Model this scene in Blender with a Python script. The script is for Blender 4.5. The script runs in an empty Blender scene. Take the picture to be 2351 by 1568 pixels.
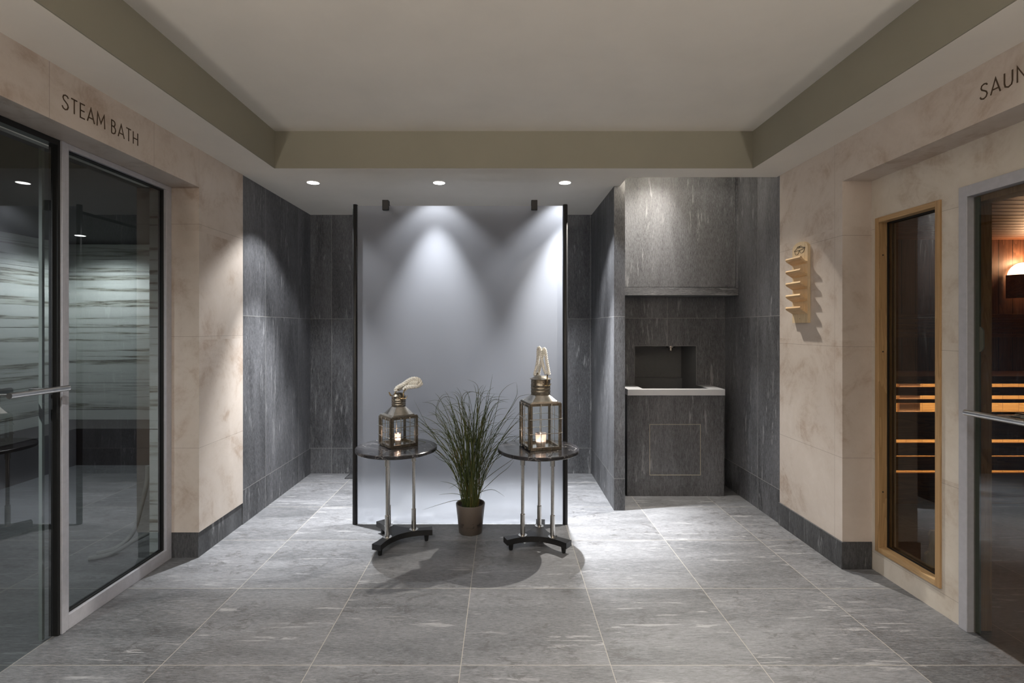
import bpy, bmesh, math, random
from mathutils import Vector, Matrix, noise as mnoise
random.seed(7)
SC = bpy.context.scene
COL = SC.collection
PI = math.pi

# ------------------------------------------------------------------ helpers
def lin(c):
    return tuple(((v/255)/12.92 if v/255 <= 0.04045 else (((v/255)+0.055)/1.055)**2.4) for v in c) + (1.0,)

class NT:
    def __init__(s, name):
        s.m = bpy.data.materials.new(name); s.m.use_nodes = True
        s.t = s.m.node_tree; s.t.nodes.clear()
        s.out = s.t.nodes.new('ShaderNodeOutputMaterial')
    def n(s, typ, ins=None, **kw):
        nd = s.t.nodes.new(typ)
        for k, v in kw.items(): setattr(nd, k, v)
        if ins:
            for k, v in ins.items():
                sock = nd.inputs[k]
                if isinstance(v, bpy.types.NodeSocket): s.t.links.new(v, sock)
                else: sock.default_value = v
        return nd
    def link(s, a, b): s.t.links.new(a, b)
    def math(s, op, a, b=None, c=None, clamp=False):
        nd = s.t.nodes.new('ShaderNodeMath'); nd.operation = op; nd.use_clamp = clamp
        for i, v in enumerate((a, b, c)):
            if v is None: continue
            if isinstance(v, bpy.types.NodeSocket): s.t.links.new(v, nd.inputs[i])
            else: nd.inputs[i].default_value = v
        return nd.outputs[0]
    def mix(s, f, a, b, blend='MIX'):
        nd = s.t.nodes.new('ShaderNodeMix'); nd.data_type = 'RGBA'; nd.blend_type = blend
        for sock, v in ((nd.inputs[0], f), (nd.inputs[6], a), (nd.inputs[7], b)):
            if isinstance(v, bpy.types.NodeSocket): s.t.links.new(v, sock)
            else: sock.default_value = v
        return nd.outputs[2]
    def ramp(s, f, stops):
        nd = s.t.nodes.new('ShaderNodeValToRGB')
        el = nd.color_ramp.elements
        while len(el) < len(stops): el.new(0.5)
        for e, (p, c) in zip(el, stops):
            e.position = p; e.color = c if len(c) == 4 else tuple(c)+(1,)
        s.t.links.new(f, nd.inputs[0]); return nd.outputs[0]
    def maprange(s, v, a, b, c=0.0, d=1.0):
        nd = s.n('ShaderNodeMapRange', {0: v, 1: a, 2: b, 3: c, 4: d}); return nd.outputs[0]
    def noise(s, vec, scale, detail=4, rough=0.55, dist=0.0):
        return s.n('ShaderNodeTexNoise', {'Vector': vec, 'Scale': scale, 'Detail': detail, 'Roughness': rough, 'Distortion': dist}).outputs[0]
    def scaled(s, vec, sc):
        return s.n('ShaderNodeVectorMath', {0: vec, 1: sc}, operation='MULTIPLY').outputs[0]
    def pos(s):
        g = s.n('ShaderNodeTexCoord').outputs['Object']
        x = s.n('ShaderNodeSeparateXYZ', {0: g})
        return g, x.outputs
    def finish(s, bsdf):
        s.t.links.new(bsdf.outputs[0], s.out.inputs[0]); return s.m

def joints(nt, u, period, off, w):
    """1 on joint lines of a periodic grid, plus tile index"""
    a = nt.math('DIVIDE', nt.math('SUBTRACT', u, off), period)
    idx = nt.math('FLOOR', nt.math('ADD', a, 0.5))
    d = nt.math('MULTIPLY', nt.math('ABSOLUTE', nt.math('SUBTRACT', a, idx)), period)
    m = nt.math('LESS_THAN', d, w/2)
    return m, nt.math('FLOOR', a)

def stone(name, grain='Z', u=None, v=None, base=((40, 41, 43), (82, 83, 86)), vein=(150, 151, 153),
          groutc=(150, 150, 147), gw=0.0035, rough=0.5, floor=False):
    nt = NT(name); g, xyz = nt.pos()
    ax = {'X': xyz[0], 'Y': xyz[1], 'Z': xyz[2]}
    jm = None; ids = []
    for j in (u, v):
        if j is None: continue
        m, i = joints(nt, ax[j[0]], j[1], j[2], gw)
        ids.append(i); jm = m if jm is None else nt.math('MAXIMUM', jm, m)
    cx = nt.n('ShaderNodeCombineXYZ')
    for k, i in enumerate(ids): nt.link(i, cx.inputs[k])
    wn = nt.n('ShaderNodeTexWhiteNoise', {'Vector': cx.outputs[0]}, noise_dimensions='3D')
    offs = nt.scaled(wn.outputs['Color'], (7, 9, 5))
    p = nt.n('ShaderNodeVectorMath', {0: g, 1: offs}, operation='ADD').outputs[0]
    st = {'X': (0.12, 1, 1), 'Y': (1, 0.12, 1), 'Z': (1, 1, 0.12)}[grain]
    st2 = {'X': (0.22, 1, 1), 'Y': (1, 0.22, 1), 'Z': (1, 1, 0.22)}[grain]
    fine = nt.noise(nt.scaled(p, st), 240, 6, 0.75)
    broad = nt.noise(nt.scaled(p, st2), 5, 4, 0.6, 0.6)
    speck = nt.noise(nt.scaled(p, st2), 420, 4, 0.8)
    veins = nt.noise(nt.scaled(p, st), 38, 6, 0.66, 0.45)
    vm = nt.noise(nt.scaled(p, st2), 7, 3, 0.6)
    f = nt.math('ADD', nt.math('MULTIPLY', fine, 0.48), nt.math('ADD', nt.math('MULTIPLY', broad, 0.26), nt.math('MULTIPLY', speck, 0.26)))
    f = nt.maprange(f, 0.40, 0.62)
    f = nt.math('ADD', f, nt.maprange(wn.outputs['Value'], 0, 1, -0.10, 0.10))
    c = nt.ramp(f, [(0.0, lin(base[0])), (1.0, lin(base[1]))])
    vv = nt.math('MULTIPLY', nt.maprange(veins, 0.57, 0.63), nt.maprange(vm, 0.46, 0.58))
    c = nt.mix(nt.math('MULTIPLY', vv, 0.38 if floor else 0.75), c, lin(vein))
    if floor:
        # dark water-worn blotches on some of the tiles
        bl = nt.noise(nt.scaled(p, (0.6, 1, 1)), 20, 9, 0.78, 0.6)
        bm = nt.noise(p, 2.6, 3, 0.5)
        k = nt.math('MULTIPLY', nt.maprange(bl, 0.53, 0.58), nt.maprange(bm, 0.48, 0.60))
        c = nt.mix(nt.math('MULTIPLY', k, 0.6), c, lin((66, 64, 64)))
    h = fine
    if jm is not None:
        c = nt.mix(jm, c, lin(groutc))
        h = nt.math('SUBTRACT', fine, nt.math('MULTIPLY', jm, 1.5))
    b = nt.n('ShaderNodeBump', {'Height': h, 'Strength': 0.25, 'Distance': 0.002})
    rr = nt.maprange(speck, 0.3, 0.7, rough-0.08, rough+0.1)
    bs = nt.n('ShaderNodeBsdfPrincipled', {'Base Color': c, 'Roughness': rr, 'Normal': b.outputs[0]})
    return nt.finish(bs)

def beige(name, us=(), zs=(), ax='Y', lintel=None, tint=(198, 187, 177)):
    """polished limestone; zs horizontal joints, lintel=[positions] vertical joints above 2.17"""
    nt = NT(name); g, xyz = nt.pos()
    a = {'X': xyz[0], 'Y': xyz[1]}[ax]
    jm = None
    def add(m):
        nonlocal jm; jm = m if jm is None else nt.math('MAXIMUM', jm, m)
    for z in zs:
        add(nt.math('LESS_THAN', nt.math('ABSOLUTE', nt.math('SUBTRACT', xyz[2], z)), 0.0012))
    for q in us:
        add(nt.math('LESS_THAN', nt.math('ABSOLUTE', nt.math('SUBTRACT', a, q)), 0.0012))
    if lintel:
        top = nt.math('GREATER_THAN', xyz[2], 2.17)
        for q in lintel:
            add(nt.math('MULTIPLY', top, nt.math('LESS_THAN', nt.math('ABSOLUTE', nt.math('SUBTRACT', a, q)), 0.0012)))
    zi = nt.math('FLOOR', nt.math('DIVIDE', xyz[2], 0.64))
    of = nt.n('ShaderNodeCombineXYZ', {0: nt.math('MULTIPLY', zi, 3.1), 1: nt.math('MULTIPLY', zi, 1.7), 2: 0.0})
    p = nt.n('ShaderNodeVectorMath', {0: g, 1: of.outputs[0]}, operation='ADD').outputs[0]
    n1 = nt.noise(p, 2.2, 6, 0.6, 1.4)
    n2 = nt.noise(p, 9, 6, 0.68, 0.8)
    n3 = nt.noise(p, 60, 4, 0.6)
    t = lin(tint)
    dk = lin((tint[0]-18, tint[1]-22, tint[2]-25)); lt = lin((tint[0]+8, tint[1]+9, tint[2]+10))
    f = nt.math('ADD', nt.math('MULTIPLY', n1, 0.6), nt.math('ADD', nt.math('MULTIPLY', n2, 0.3), nt.math('MULTIPLY', n3, 0.1)))
    c = nt.ramp(f, [(0.34, lt), (0.5, t), (0.62, dk)])
    blot = nt.math('MULTIPLY', nt.maprange(n1, 0.54, 0.6), nt.maprange(n2, 0.48, 0.6))
    c = nt.mix(nt.math('MULTIPLY', blot, 0.35), c, lin((tint[0]-36, tint[1]-46, tint[2]-54)))
    if jm is not None: c = nt.mix(nt.math('MULTIPLY', jm, 0.5), c, lin((105, 92, 80)))
    bs = nt.n('ShaderNodeBsdfPrincipled', {'Base Color': c, 'Roughness': 0.42})
    return nt.finish(bs)

def plain(name, col, rough=0.5, metal=0.0, nscale=0, namp=0.06, bump=0, **kw):
    nt = NT(name); g, xyz = nt.pos()
    c = lin(col)
    ins = {'Roughness': rough, 'Metallic': metal}
    n = nt.noise(g, nscale or 40, 4, 0.6)
    lo = tuple(max(0, x*(1-namp)) for x in c[:3])+(1,); hi = tuple(min(1, x*(1+namp)) for x in c[:3])+(1,)
    ins['Base Color'] = nt.ramp(n, [(0.3, lo), (0.7, hi)])
    if bump:
        ins['Normal'] = nt.n('ShaderNodeBump', {'Height': n, 'Strength': bump, 'Distance': 0.002}).outputs[0]
    for k, v in kw.items(): ins[k.replace('_', ' ')] = v
    return nt.finish(nt.n('ShaderNodeBsdfPrincipled', ins))

def wood(name, c1, c2, axis='Z', scale=22, board=None, rough=0.5, bw=0.006):
    nt = NT(name); g, xyz = nt.pos()
    st = {'X': (0.06, 1, 1), 'Y': (1, 0.06, 1), 'Z': (1, 1, 0.06)}[axis]
    p = g
    jm = None
    if board:
        a = {'X': xyz[0], 'Y': xyz[1], 'Z': xyz[2]}[board[0]]
        jm, i = joints(nt, a, board[1], board[2], bw)
        cx = nt.n('ShaderNodeCombineXYZ', {0: i}); wn = nt.n('ShaderNodeTexWhiteNoise', {'Vector': cx.outputs[0]})
        p = nt.n('ShaderNodeVectorMath', {0: g, 1: nt.scaled(wn.outputs['Color'], (5, 6, 7))}, operation='ADD').outputs[0]
    n1 = nt.noise(nt.scaled(p, st), scale*3, 4, 0.6, 0.6)
    n2 = nt.noise(nt.scaled(p, st), scale, 3, 0.5, 1.5)
    rings = nt.math('FRACT', nt.math('MULTIPLY', n2, 9))
    f = nt.math('ADD', nt.math('MULTIPLY', n1, 0.55), nt.math('MULTIPLY', rings, 0.45))
    c = nt.ramp(f, [(0.15, lin(c1)), (0.85, lin(c2))])
    if jm is not None: c = nt.mix(jm, c, (0.01, 0.006, 0.004, 1))
    return nt.finish(nt.n('ShaderNodeBsdfPrincipled', {'Base Color': c, 'Roughness': rough}))

def clear_glass(name, tint=(0.9, 0.93, 0.92), ior=1.5, refl=1.0, rough=0.0):
    nt = NT(name)
    fr = nt.n('ShaderNodeFresnel', {'IOR': ior})
    # light leaving through the back face keeps the same coating strength as on the front
    bk = nt.n('ShaderNodeNewGeometry').outputs['Backfacing']
    f = nt.math('MULTIPLY', nt.math('MULTIPLY', fr.outputs[0], refl), nt.math('SUBTRACT', 1.0, bk), clamp=True)
    tr = nt.n('ShaderNodeBsdfTransparent', {'Color': tuple(tint)+(1,)})
    gl = nt.n('ShaderNodeBsdfGlossy', {'Color': (1, 1, 1, 1), 'Roughness': rough})
    mx = nt.n('ShaderNodeMixShader', {0: f, 1: tr.outputs[0], 2: gl.outputs[0]})
    return nt.finish(mx)

def emis(name, col, st):
    nt = NT(name)
    e = nt.n('ShaderNodeEmission', {'Color': tuple(col)+(1,), 'Strength': st})
    return nt.finish(e)

# mesh building (world coordinates; ent() re-bases them on the parent's location)
def B(): return bmesh.new()
def box(bm, x0, x1, y0, y1, z0, z1, mi=0, bev=0.0):
    vs = [bm.verts.new(p) for p in ((x0,y0,z0),(x1,y0,z0),(x1,y1,z0),(x0,y1,z0),(x0,y0,z1),(x1,y0,z1),(x1,y1,z1),(x0,y1,z1))]
    fs = [bm.faces.new([vs[i] for i in q]) for q in ((3,2,1,0),(4,5,6,7),(0,1,5,4),(1,2,6,5),(2,3,7,6),(3,0,4,7))]
    for f in fs: f.material_index = mi
    if bev:
        es = list({e for f in fs for e in f.edges})
        bmesh.ops.bevel(bm, geom=es, offset=bev, segments=2, profile=0.5, affect='EDGES')
    return vs
def obox(bm, c, ax, ay, az, sx, sy, sz, bev=0.0):
    """oriented box"""
    ax, ay, az = Vector(ax), Vector(ay), Vector(az); c = Vector(c)
    vs = []
    for k in (-1, 1):
        for (i, j) in ((-1,-1),(1,-1),(1,1),(-1,1)):
            vs.append(bm.verts.new(c+ax*(i*sx/2)+ay*(j*sy/2)+az*(k*sz/2)))
    fs = [bm.faces.new([vs[i] for i in q]) for q in ((3,2,1,0),(4,5,6,7),(0,1,5,4),(1,2,6,5),(2,3,7,6),(3,0,4,7))]
    if bev:
        es = list({e for f in fs for e in f.edges})
        bmesh.ops.bevel(bm, geom=es, offset=bev, segments=2, profile=0.5, affect='EDGES')
def lathe(bm, prof, c=(0,0,0), seg=32, caps=True):
    """prof: list of (r, z)"""
    rings = []
    for r, z in prof:
        rings.append([bm.verts.new((c[0]+r*math.cos(2*PI*i/seg), c[1]+r*math.sin(2*PI*i/seg), c[2]+z)) for i in range(seg)])
    for a, b in zip(rings, rings[1:]):
        for i in range(seg):
            bm.faces.new((a[i], a[(i+1)%seg], b[(i+1)%seg], b[i]))
    if caps:
        bm.faces.new(list(reversed(rings[0]))); bm.faces.new(rings[-1])
def prism(bm, pts, ext, caps=True):
    """pts: list of 3D pts (polygon), ext: vector"""
    a = [bm.verts.new(p) for p in pts]; e = Vector(ext)
    b = [bm.verts.new(Vector(p)+e) for p in pts]
    n = len(pts)
    for i in range(n): bm.faces.new((a[i], a[(i+1)%n], b[(i+1)%n], b[i]))
    if caps: bm.faces.new(list(reversed(a))); bm.faces.new(b)
def smooth_path(pts, n=8):
    P = [Vector(p) for p in pts]; out = []
    for i in range(len(P)-1):
        p0 = P[max(i-1, 0)]; p1 = P[i]; p2 = P[i+1]; p3 = P[min(i+2, len(P)-1)]
        for k in range(n):
            t = k/n
            out.append(0.5*((2*p1)+(-p0+p2)*t+(2*p0-5*p1+4*p2-p3)*t*t+(-p0+3*p1-3*p2+p3)*t**3))
    out.append(P[-1]); return out
def tube(bm, pts, r, seg=10, caps=True, lobes=0, twist=0.0, depth=0.16, rfun=None, side=None):
    P = [Vector(p) for p in pts]
    t0 = (P[1]-P[0]).normalized()
    up = Vector(side) if side else (Vector((0,0,1)) if abs(t0.z) < 0.9 else Vector((1,0,0)))
    nrm = (up - t0*up.dot(t0)).normalized()
    rings = []; s = 0.0
    for i, p in enumerate(P):
        if i == 0: t = (P[1]-P[0])
        elif i == len(P)-1: t = (P[-1]-P[-2])
        else: t = (P[i+1]-P[i-1])
        t.normalize()
        nrm = (nrm - t*nrm.dot(t)).normalized(); bn = t.cross(nrm)
        if i: s += (P[i]-P[i-1]).length
        rr = r if rfun is None else r*rfun(i/(len(P)-1))
        ring = []
        for k in range(seg):
            a = 2*PI*k/seg
            q = rr
            if lobes: q = rr*(0.66+0.42*abs(math.cos(lobes*(a-twist*s)/2))**0.7)
            ring.append(bm.verts.new(p+nrm*(q*math.cos(a))+bn*(q*math.sin(a))))
        rings.append(ring)
    for a, b in zip(rings, rings[1:]):
        for k in range(seg): bm.faces.new((a[k], a[(k+1)%seg], b[(k+1)%seg], b[k]))
    if caps: bm.faces.new(list(reversed(rings[0]))); bm.faces.new(rings[-1])

def ent(name, bm, mats, parent=None, smooth=False, label=None, ang=35):
    bmesh.ops.recalc_face_normals(bm, faces=bm.faces[:])
    root = parent
    off = Vector((0,0,0)); p = parent
    while p is not None: off += Vector(p.location); p = p.parent
    if off.length: bmesh.ops.translate(bm, verts=bm.verts[:], vec=-off)
    if smooth:
        for f in bm.faces: f.smooth = True
        lim = math.radians(ang)
        for e in bm.edges:
            if len(e.link_faces) == 2 and e.calc_face_angle(0) > lim: e.smooth = False
    me = bpy.data.meshes.new(name); bm.to_mesh(me); bm.free()
    for m in (mats if isinstance(mats, (list, tuple)) else [mats]): me.materials.append(m)
    o = bpy.data.objects.new(name, me); COL.objects.link(o)
    if parent is not None: o.parent = parent
    if label: o['label'] = label
    return o
def struct(name, bm, mats, parent=None, smooth=False):
    o = ent(name, bm, mats, parent, smooth)
    if parent is None: o['kind'] = 'structure'
    return o
def thing(name, label, cat, loc=(0,0,0), group=None):
    o = bpy.data.objects.new(name, None); COL.objects.link(o); o.location = loc
    o.empty_display_size = 0.1
    o['label'] = label; o['category'] = cat
    if group: o['group'] = group
    return o
def sthing(name, loc=(0,0,0)):
    o = bpy.data.objects.new(name, None); COL.objects.link(o); o.location = loc
    o.empty_display_size = 0.1
    o['kind'] = 'structure'; return o
def tag(o, label, cat, group=None):
    o['label'] = label; o['category'] = cat
    if group: o['group'] = group
    return o
def copy_tree(o, parent=None):
    c = o.copy(); COL.objects.link(c); c.parent = parent
    for ch in list(o.children): copy_tree(ch, c)
    return c

# ------------------------------------------------------------------ materials
M = {}
M['floor'] = stone('floor_stone', 'X', ('X', 0.6, -0.169), ('Y', 0.6, 2.635), base=((68, 69, 71), (132, 133, 136)),
                   vein=(186, 186, 186), groutc=(150, 146, 138), gw=0.0032, rough=0.48, floor=True)
WB = ((42, 43, 45), (124, 125, 129))
M['stone_x'] = stone('wall_stone_side', 'Z', ('Y', 0.612, 3.826), ('Z', 1.2, 0.235), base=WB, gw=0.0028)
M['stone_y'] = stone('wall_stone_back', 'Z', ('X', 0.60, 1.409), ('Z', 1.2, 0.235), base=WB, gw=0.0028)
M['stone_p'] = stone('pier_stone', 'Z', ('Y', 5.0, 0.9), ('Z', 1.2, 0.235), base=WB, gw=0.0028)
M['stone_n'] = stone('niche_side_stone', 'Z', ('Y', 0.62, 3.80), ('Z', 1.2, 0.235), base=WB, gw=0.0028)
M['stone'] = stone('cabinet_stone', 'Z', None, None, base=WB)
M['stone_h'] = stone('rail_stone', 'X', None, None, base=WB)
M['skirt'] = stone('skirting_stone', 'Z', ('Y', 0.6, 3.2), None, base=((40, 41, 43), (100, 101, 104)), gw=0.0015)
M['beige_l'] = beige('limestone_left', (), (0.645, 1.30, 1.96), 'Y', lintel=(0.8, 1.4, 2.0, 2.60, 2.984))
M['beige_r'] = beige('limestone_right', (2.921,), (0.62, 1.245, 1.87), 'Y')
M['beige_s'] = beige('limestone_sauna', (), (0.10, 0.62, 1.245, 1.90), 'Y', tint=(206, 198, 186))
M['ceil'] = plain('ceiling_plaster', (226, 221, 212), 0.9, nscale=3, namp=0.03)
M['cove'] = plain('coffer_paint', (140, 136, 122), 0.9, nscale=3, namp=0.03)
M['black'] = plain('black_powder_coat', (14, 14, 16), 0.38)
M['gasket'] = plain('black_gasket', (10, 10, 10), 0.6)
M['alu'] = plain('aluminium_frame', (172, 174, 184), 0.42, 0.2)
M['alup'] = plain('grey_anodised_frame', (176, 177, 184), 0.5, 0.1)
M['steel'] = plain('brushed_steel', (205, 205, 205), 0.28, 1.0)
M['chrome'] = plain('worn_chrome', (200, 198, 194), 0.16, 1.0, nscale=90, namp=0.12)
M['nickel'] = plain('aged_nickel', (136, 129, 117), 0.34, 1.0, nscale=70, namp=0.35, bump=0.1)
M['nickelb'] = plain('bright_nickel', (214, 210, 202), 0.22, 1.0, nscale=60, namp=0.15)
M['brass'] = plain('antique_brass', (150, 132, 100), 0.28, 1.0)
M['slab'] = plain('worktop_pale_composite', (196, 197, 200), 0.3, nscale=200, namp=0.03)
M['basin'] = plain('grey_basin_lining', (118, 119, 121), 0.5)
M['void'] = plain('dark_recess', (20, 20, 20), 0.9)
M['seal'] = plain('beige_silicone', (170, 164, 146), 0.6)
M['textc'] = plain('engraved_letter_paint', (70, 52, 34), 0.6)
M['pine'] = wood('pine_rack', (198, 174, 138), (222, 202, 168), 'Z', 10)
M['pine_s'] = wood('pine_shelf', (184, 148, 108), (220, 194, 154), 'Y', 14)
M['oak'] = wood('oak_frame', (152, 120, 80), (188, 156, 114), 'Z', 14)
M['oak_y'] = wood('oak_frame_rail', (156, 124, 84), (194, 164, 122), 'Y', 14)
M['sauna_v'] = wood('sauna_boards', (88, 60, 46), (136, 98, 76), 'Z', 9, board=('X', 0.12, 4.53))
M['sauna_y'] = wood('sauna_boards_side', (80, 54, 40), (114, 82, 62), 'Z', 9, board=('Y', 0.12, 0.0))
M['sauna_h'] = wood('sauna_bench_wood', (104, 70, 46), (158, 114, 78), 'X', 9)
M['sauna_l'] = wood('sauna_light_board', (172, 132, 84), (206, 168, 116), 'X', 9, board=('X', 0.13, 0.0), bw=0.002)
M['slat'] = wood('sauna_slat', (112, 70, 44), (160, 106, 70), 'X', 9)
M['pot'] = plain('taupe_ceramic', (98, 86, 76), 0.35, nscale=12)
M['soil'] = plain('soil', (34, 28, 22), 0.95, nscale=120, namp=0.5, bump=0.8)
M['rope'] = plain('cotton_rope', (236, 233, 224), 0.9, nscale=300, namp=0.12, bump=0.3)
M['hose'] = plain('white_rubber_hose', (132, 134, 132), 0.5)
M['base'] = plain('black_stained_base', (20, 20, 21), 0.42, nscale=50, namp=0.3)
M['wax'] = plain('candle_wax', (235, 225, 210), 0.5)
M['pale'] = wood('pale_headrest_wood', (190, 168, 120), (222, 204, 160), 'Z', 12)

def pot_stains():
    nt = NT('taupe_glaze_with_chips'); g, xyz = nt.pos()
    n = nt.noise(g, 26, 5, 0.6, 0.8)
    sp = nt.n('ShaderNodeTexVoronoi', {'Vector': g, 'Scale': 26.0}).outputs['Distance']
    band = nt.math('MULTIPLY', nt.maprange(xyz[2], 0.045, 0.06), nt.maprange(xyz[2], 0.085, 0.075))
    k = nt.math('MULTIPLY', nt.math('MULTIPLY', nt.maprange(n, 0.56, 0.6), band), 1.0)
    k2 = nt.math('MULTIPLY', nt.maprange(sp, 0.09, 0.06), nt.maprange(n, 0.55, 0.6))
    c = nt.mix(nt.math('MAXIMUM', k, k2), lin((84, 75, 68)), lin((26, 22, 20)))
    return nt.finish(nt.n('ShaderNodeBsdfPrincipled', {'Base Color': c, 'Roughness': 0.36}))
M['potg'] = pot_stains()

def marble_black():
    nt = NT('grey_veined_marble'); g, xyz = nt.pos()
    n = nt.noise(g, 7, 6, 0.7, 1.6)
    w = nt.noise(g, 6.5, 4, 0.5, 0.6)
    v = nt.math('ABSOLUTE', nt.math('SUBTRACT', w, 0.5))
    vein = nt.maprange(v, 0.008, 0.0)
    c = nt.ramp(n, [(0.35, lin((26, 25, 27))), (0.52, lin((46, 45, 47))), (0.68, lin((72, 71, 73)))])
    c = nt.mix(nt.math('MULTIPLY', vein, 0.5), c, lin((170, 168, 166)))
    return nt.finish(nt.n('ShaderNodeBsdfPrincipled', {'Base Color': c, 'Roughness': 0.2}))
M['marble'] = marble_black()

def steam_marble(name):
    nt = NT(name); g, xyz = nt.pos()
    zi = nt.math('FLOOR', nt.math('DIVIDE', nt.math('ADD', xyz[2], 0.44), 0.6))
    of = nt.n('ShaderNodeCombineXYZ', {0: nt.math('MULTIPLY', zi, 2.3), 1: 0.0, 2: nt.math('MULTIPLY', zi, 1.9)})
    p = nt.n('ShaderNodeVectorMath', {0: g, 1: of.outputs[0]}, operation='ADD').outputs[0]
    q = nt.scaled(p, (0.035, 0.035, 1.0))
    band = nt.noise(q, 11, 5, 0.66, 0.25)
    thin = nt.noise(nt.scaled(p, (0.025, 0.025, 1.0)), 34, 4, 0.6, 0.4)
    wide = nt.noise(q, 3.2, 3, 0.5, 0.5)
    c = nt.ramp(band, [(0.36, lin((210, 212, 209))), (0.52, lin((198, 202, 199))), (0.565, lin((160, 160, 150))),
                       (0.59, lin((84, 78, 70))), (0.605, lin((180, 182, 174))), (0.70, lin((196, 200, 194)))])
    k = nt.math('MULTIPLY', nt.maprange(thin, 0.60, 0.66), nt.maprange(wide, 0.45, 0.55))
    c = nt.mix(nt.math('MULTIPLY', k, 0.8), c, lin((64, 58, 50)))
    j, _ = joints(nt, xyz[2], 0.6, 0.16+0.6*2-0.005, 0.004)
    c = nt.mix(j, c, lin((60, 58, 52)))
    return nt.finish(nt.n('ShaderNodeBsdfPrincipled', {'Base Color': c, 'Roughness': 0.3}))
M['smarble'] = steam_marble('banded_marble')

def grass_mat():
    nt = NT('grass_blade'); g, xyz = nt.pos()
    n = nt.noise(nt.scaled(g, (60, 60, 3)), 1.0, 2)
    c = nt.ramp(n, [(0.3, lin((38, 50, 26))), (0.55, lin((74, 84, 40))), (0.72, lin((112, 92, 50)))])
    return nt.finish(nt.n('ShaderNodeBsdfPrincipled', {'Base Color': c, 'Roughness': 0.55}))
M['grass'] = grass_mat()

def frosted():
    # satin-etched face: most light is scattered through, part of it keeps going roughly forward
    nt = NT('satin_etched_glass'); g, xyz = nt.pos()
    n = nt.noise(g, 260, 3, 0.6)
    col = nt.ramp(n, [(0.3, (0.82, 0.85, 0.95, 1)), (0.7, (0.86, 0.89, 0.98, 1))])
    tl = nt.n('ShaderNodeBsdfTranslucent', {'Color': col})
    df = nt.n('ShaderNodeBsdfDiffuse', {'Color': (0.74, 0.77, 0.88, 1)})
    rf = nt.n('ShaderNodeBsdfRefraction', {'Color': (0.93, 0.95, 1.0, 1), 'Roughness': 0.72, 'IOR': 1.15})
    a = nt.n('ShaderNodeMixShader', {0: 0.60, 1: tl.outputs[0], 2: df.outputs[0]})
    b = nt.n('ShaderNodeMixShader', {0: 0.76, 1: a.outputs[0], 2: rf.outputs[0]})
    return nt.finish(b)
M['frost'] = frosted()
M['flame'] = emis('flame_glow', (1.0, 0.72, 0.55), 40)
M['clearback'] = clear_glass('clear_glass_face', (0.97, 0.98, 0.98), 1.45, 1.0)
M['steamglass'] = clear_glass('grey_solar_glass', (0.57, 0.59, 0.595), 1.75, 1.05)
M['saunaglass'] = clear_glass('bronze_tinted_glass', (0.72, 0.70, 0.66), 1.66, 1.0)
def candle_glass_mat():
    nt = NT('milky_ribbed_glass')
    a = nt.n('ShaderNodeBsdfTransparent', {'Color': (0.92, 0.92, 0.92, 1)}); b = nt.n('ShaderNodeBsdfTranslucent', {'Color': (0.95, 0.86, 0.82, 1)})
    g = nt.n('ShaderNodeBsdfGlossy', {'Color': (1, 1, 1, 1), 'Roughness': 0.15})
    m1 = nt.n('ShaderNodeMixShader', {0: 0.42, 1: a.outputs[0], 2: b.outputs[0]})
    return nt.finish(nt.n('ShaderNodeMixShader', {0: 0.06, 1: m1.outputs[0], 2: g.outputs[0]}))
M['cglass'] = candle_glass_mat()
M['lampglass'] = clear_glass('lantern_glass', (0.96, 0.97, 0.97), 1.4, 1.0)
M['edge'] = plain('green_glass_edge', (92, 112, 100), 0.3)
M['sealp'] = plain('pale_seal_profile', (150, 158, 152), 0.4)

# ------------------------------------------------------------------ room shell
CZ = 2.40
XL, XR = -1.785, 1.905
HN = 2.86
bm = B(); box(bm, -4.9, 5.6, -3.6, 5.7, -0.08, 0.0); struct('floor', bm, M['floor'])

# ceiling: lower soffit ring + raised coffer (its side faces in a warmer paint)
cx0, cx1, cy0, cy1, cz1 = -1.506, 1.648, -2.6, 3.348, 2.644
bm = B()
box(bm, -2.2, cx0, -3.6, 4.9, CZ, CZ+0.30)
NCX, NCY, NCZ = 0.865, 3.540, 2.86
box(bm, cx1, 2.3, -3.6, NCY, CZ, CZ+0.30)
box(bm, cx0, NCX, cy1, 4.9, CZ, CZ+0.30); box(bm, NCX, cx1, cy1, NCY, CZ, CZ+0.30)
box(bm, NCX, 2.1, NCY-0.05, 4.9, NCZ, NCZ+0.1)
box(bm, NCX, XR, NCY-0.05, NCY-0.001, CZ+0.301, NCZ)
box(bm, NCX-0.03, NCX-0.0005, NCY, 3.76, CZ+0.301, NCZ)
box(bm, cx0, cx1, -3.6, cy0, CZ, CZ+0.30)
box(bm, cx0-0.05, cx1+0.05, cy0-0.05, cy1+0.05, cz1, cz1+0.10)
struct('ceiling', bm, M['ceil'])
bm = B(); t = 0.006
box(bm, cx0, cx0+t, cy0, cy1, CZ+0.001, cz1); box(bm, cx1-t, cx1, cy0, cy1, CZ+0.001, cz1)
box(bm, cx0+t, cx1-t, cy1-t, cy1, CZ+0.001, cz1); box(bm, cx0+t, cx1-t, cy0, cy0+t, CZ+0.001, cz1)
struct('trim_1', bm, M['cove'])

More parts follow.
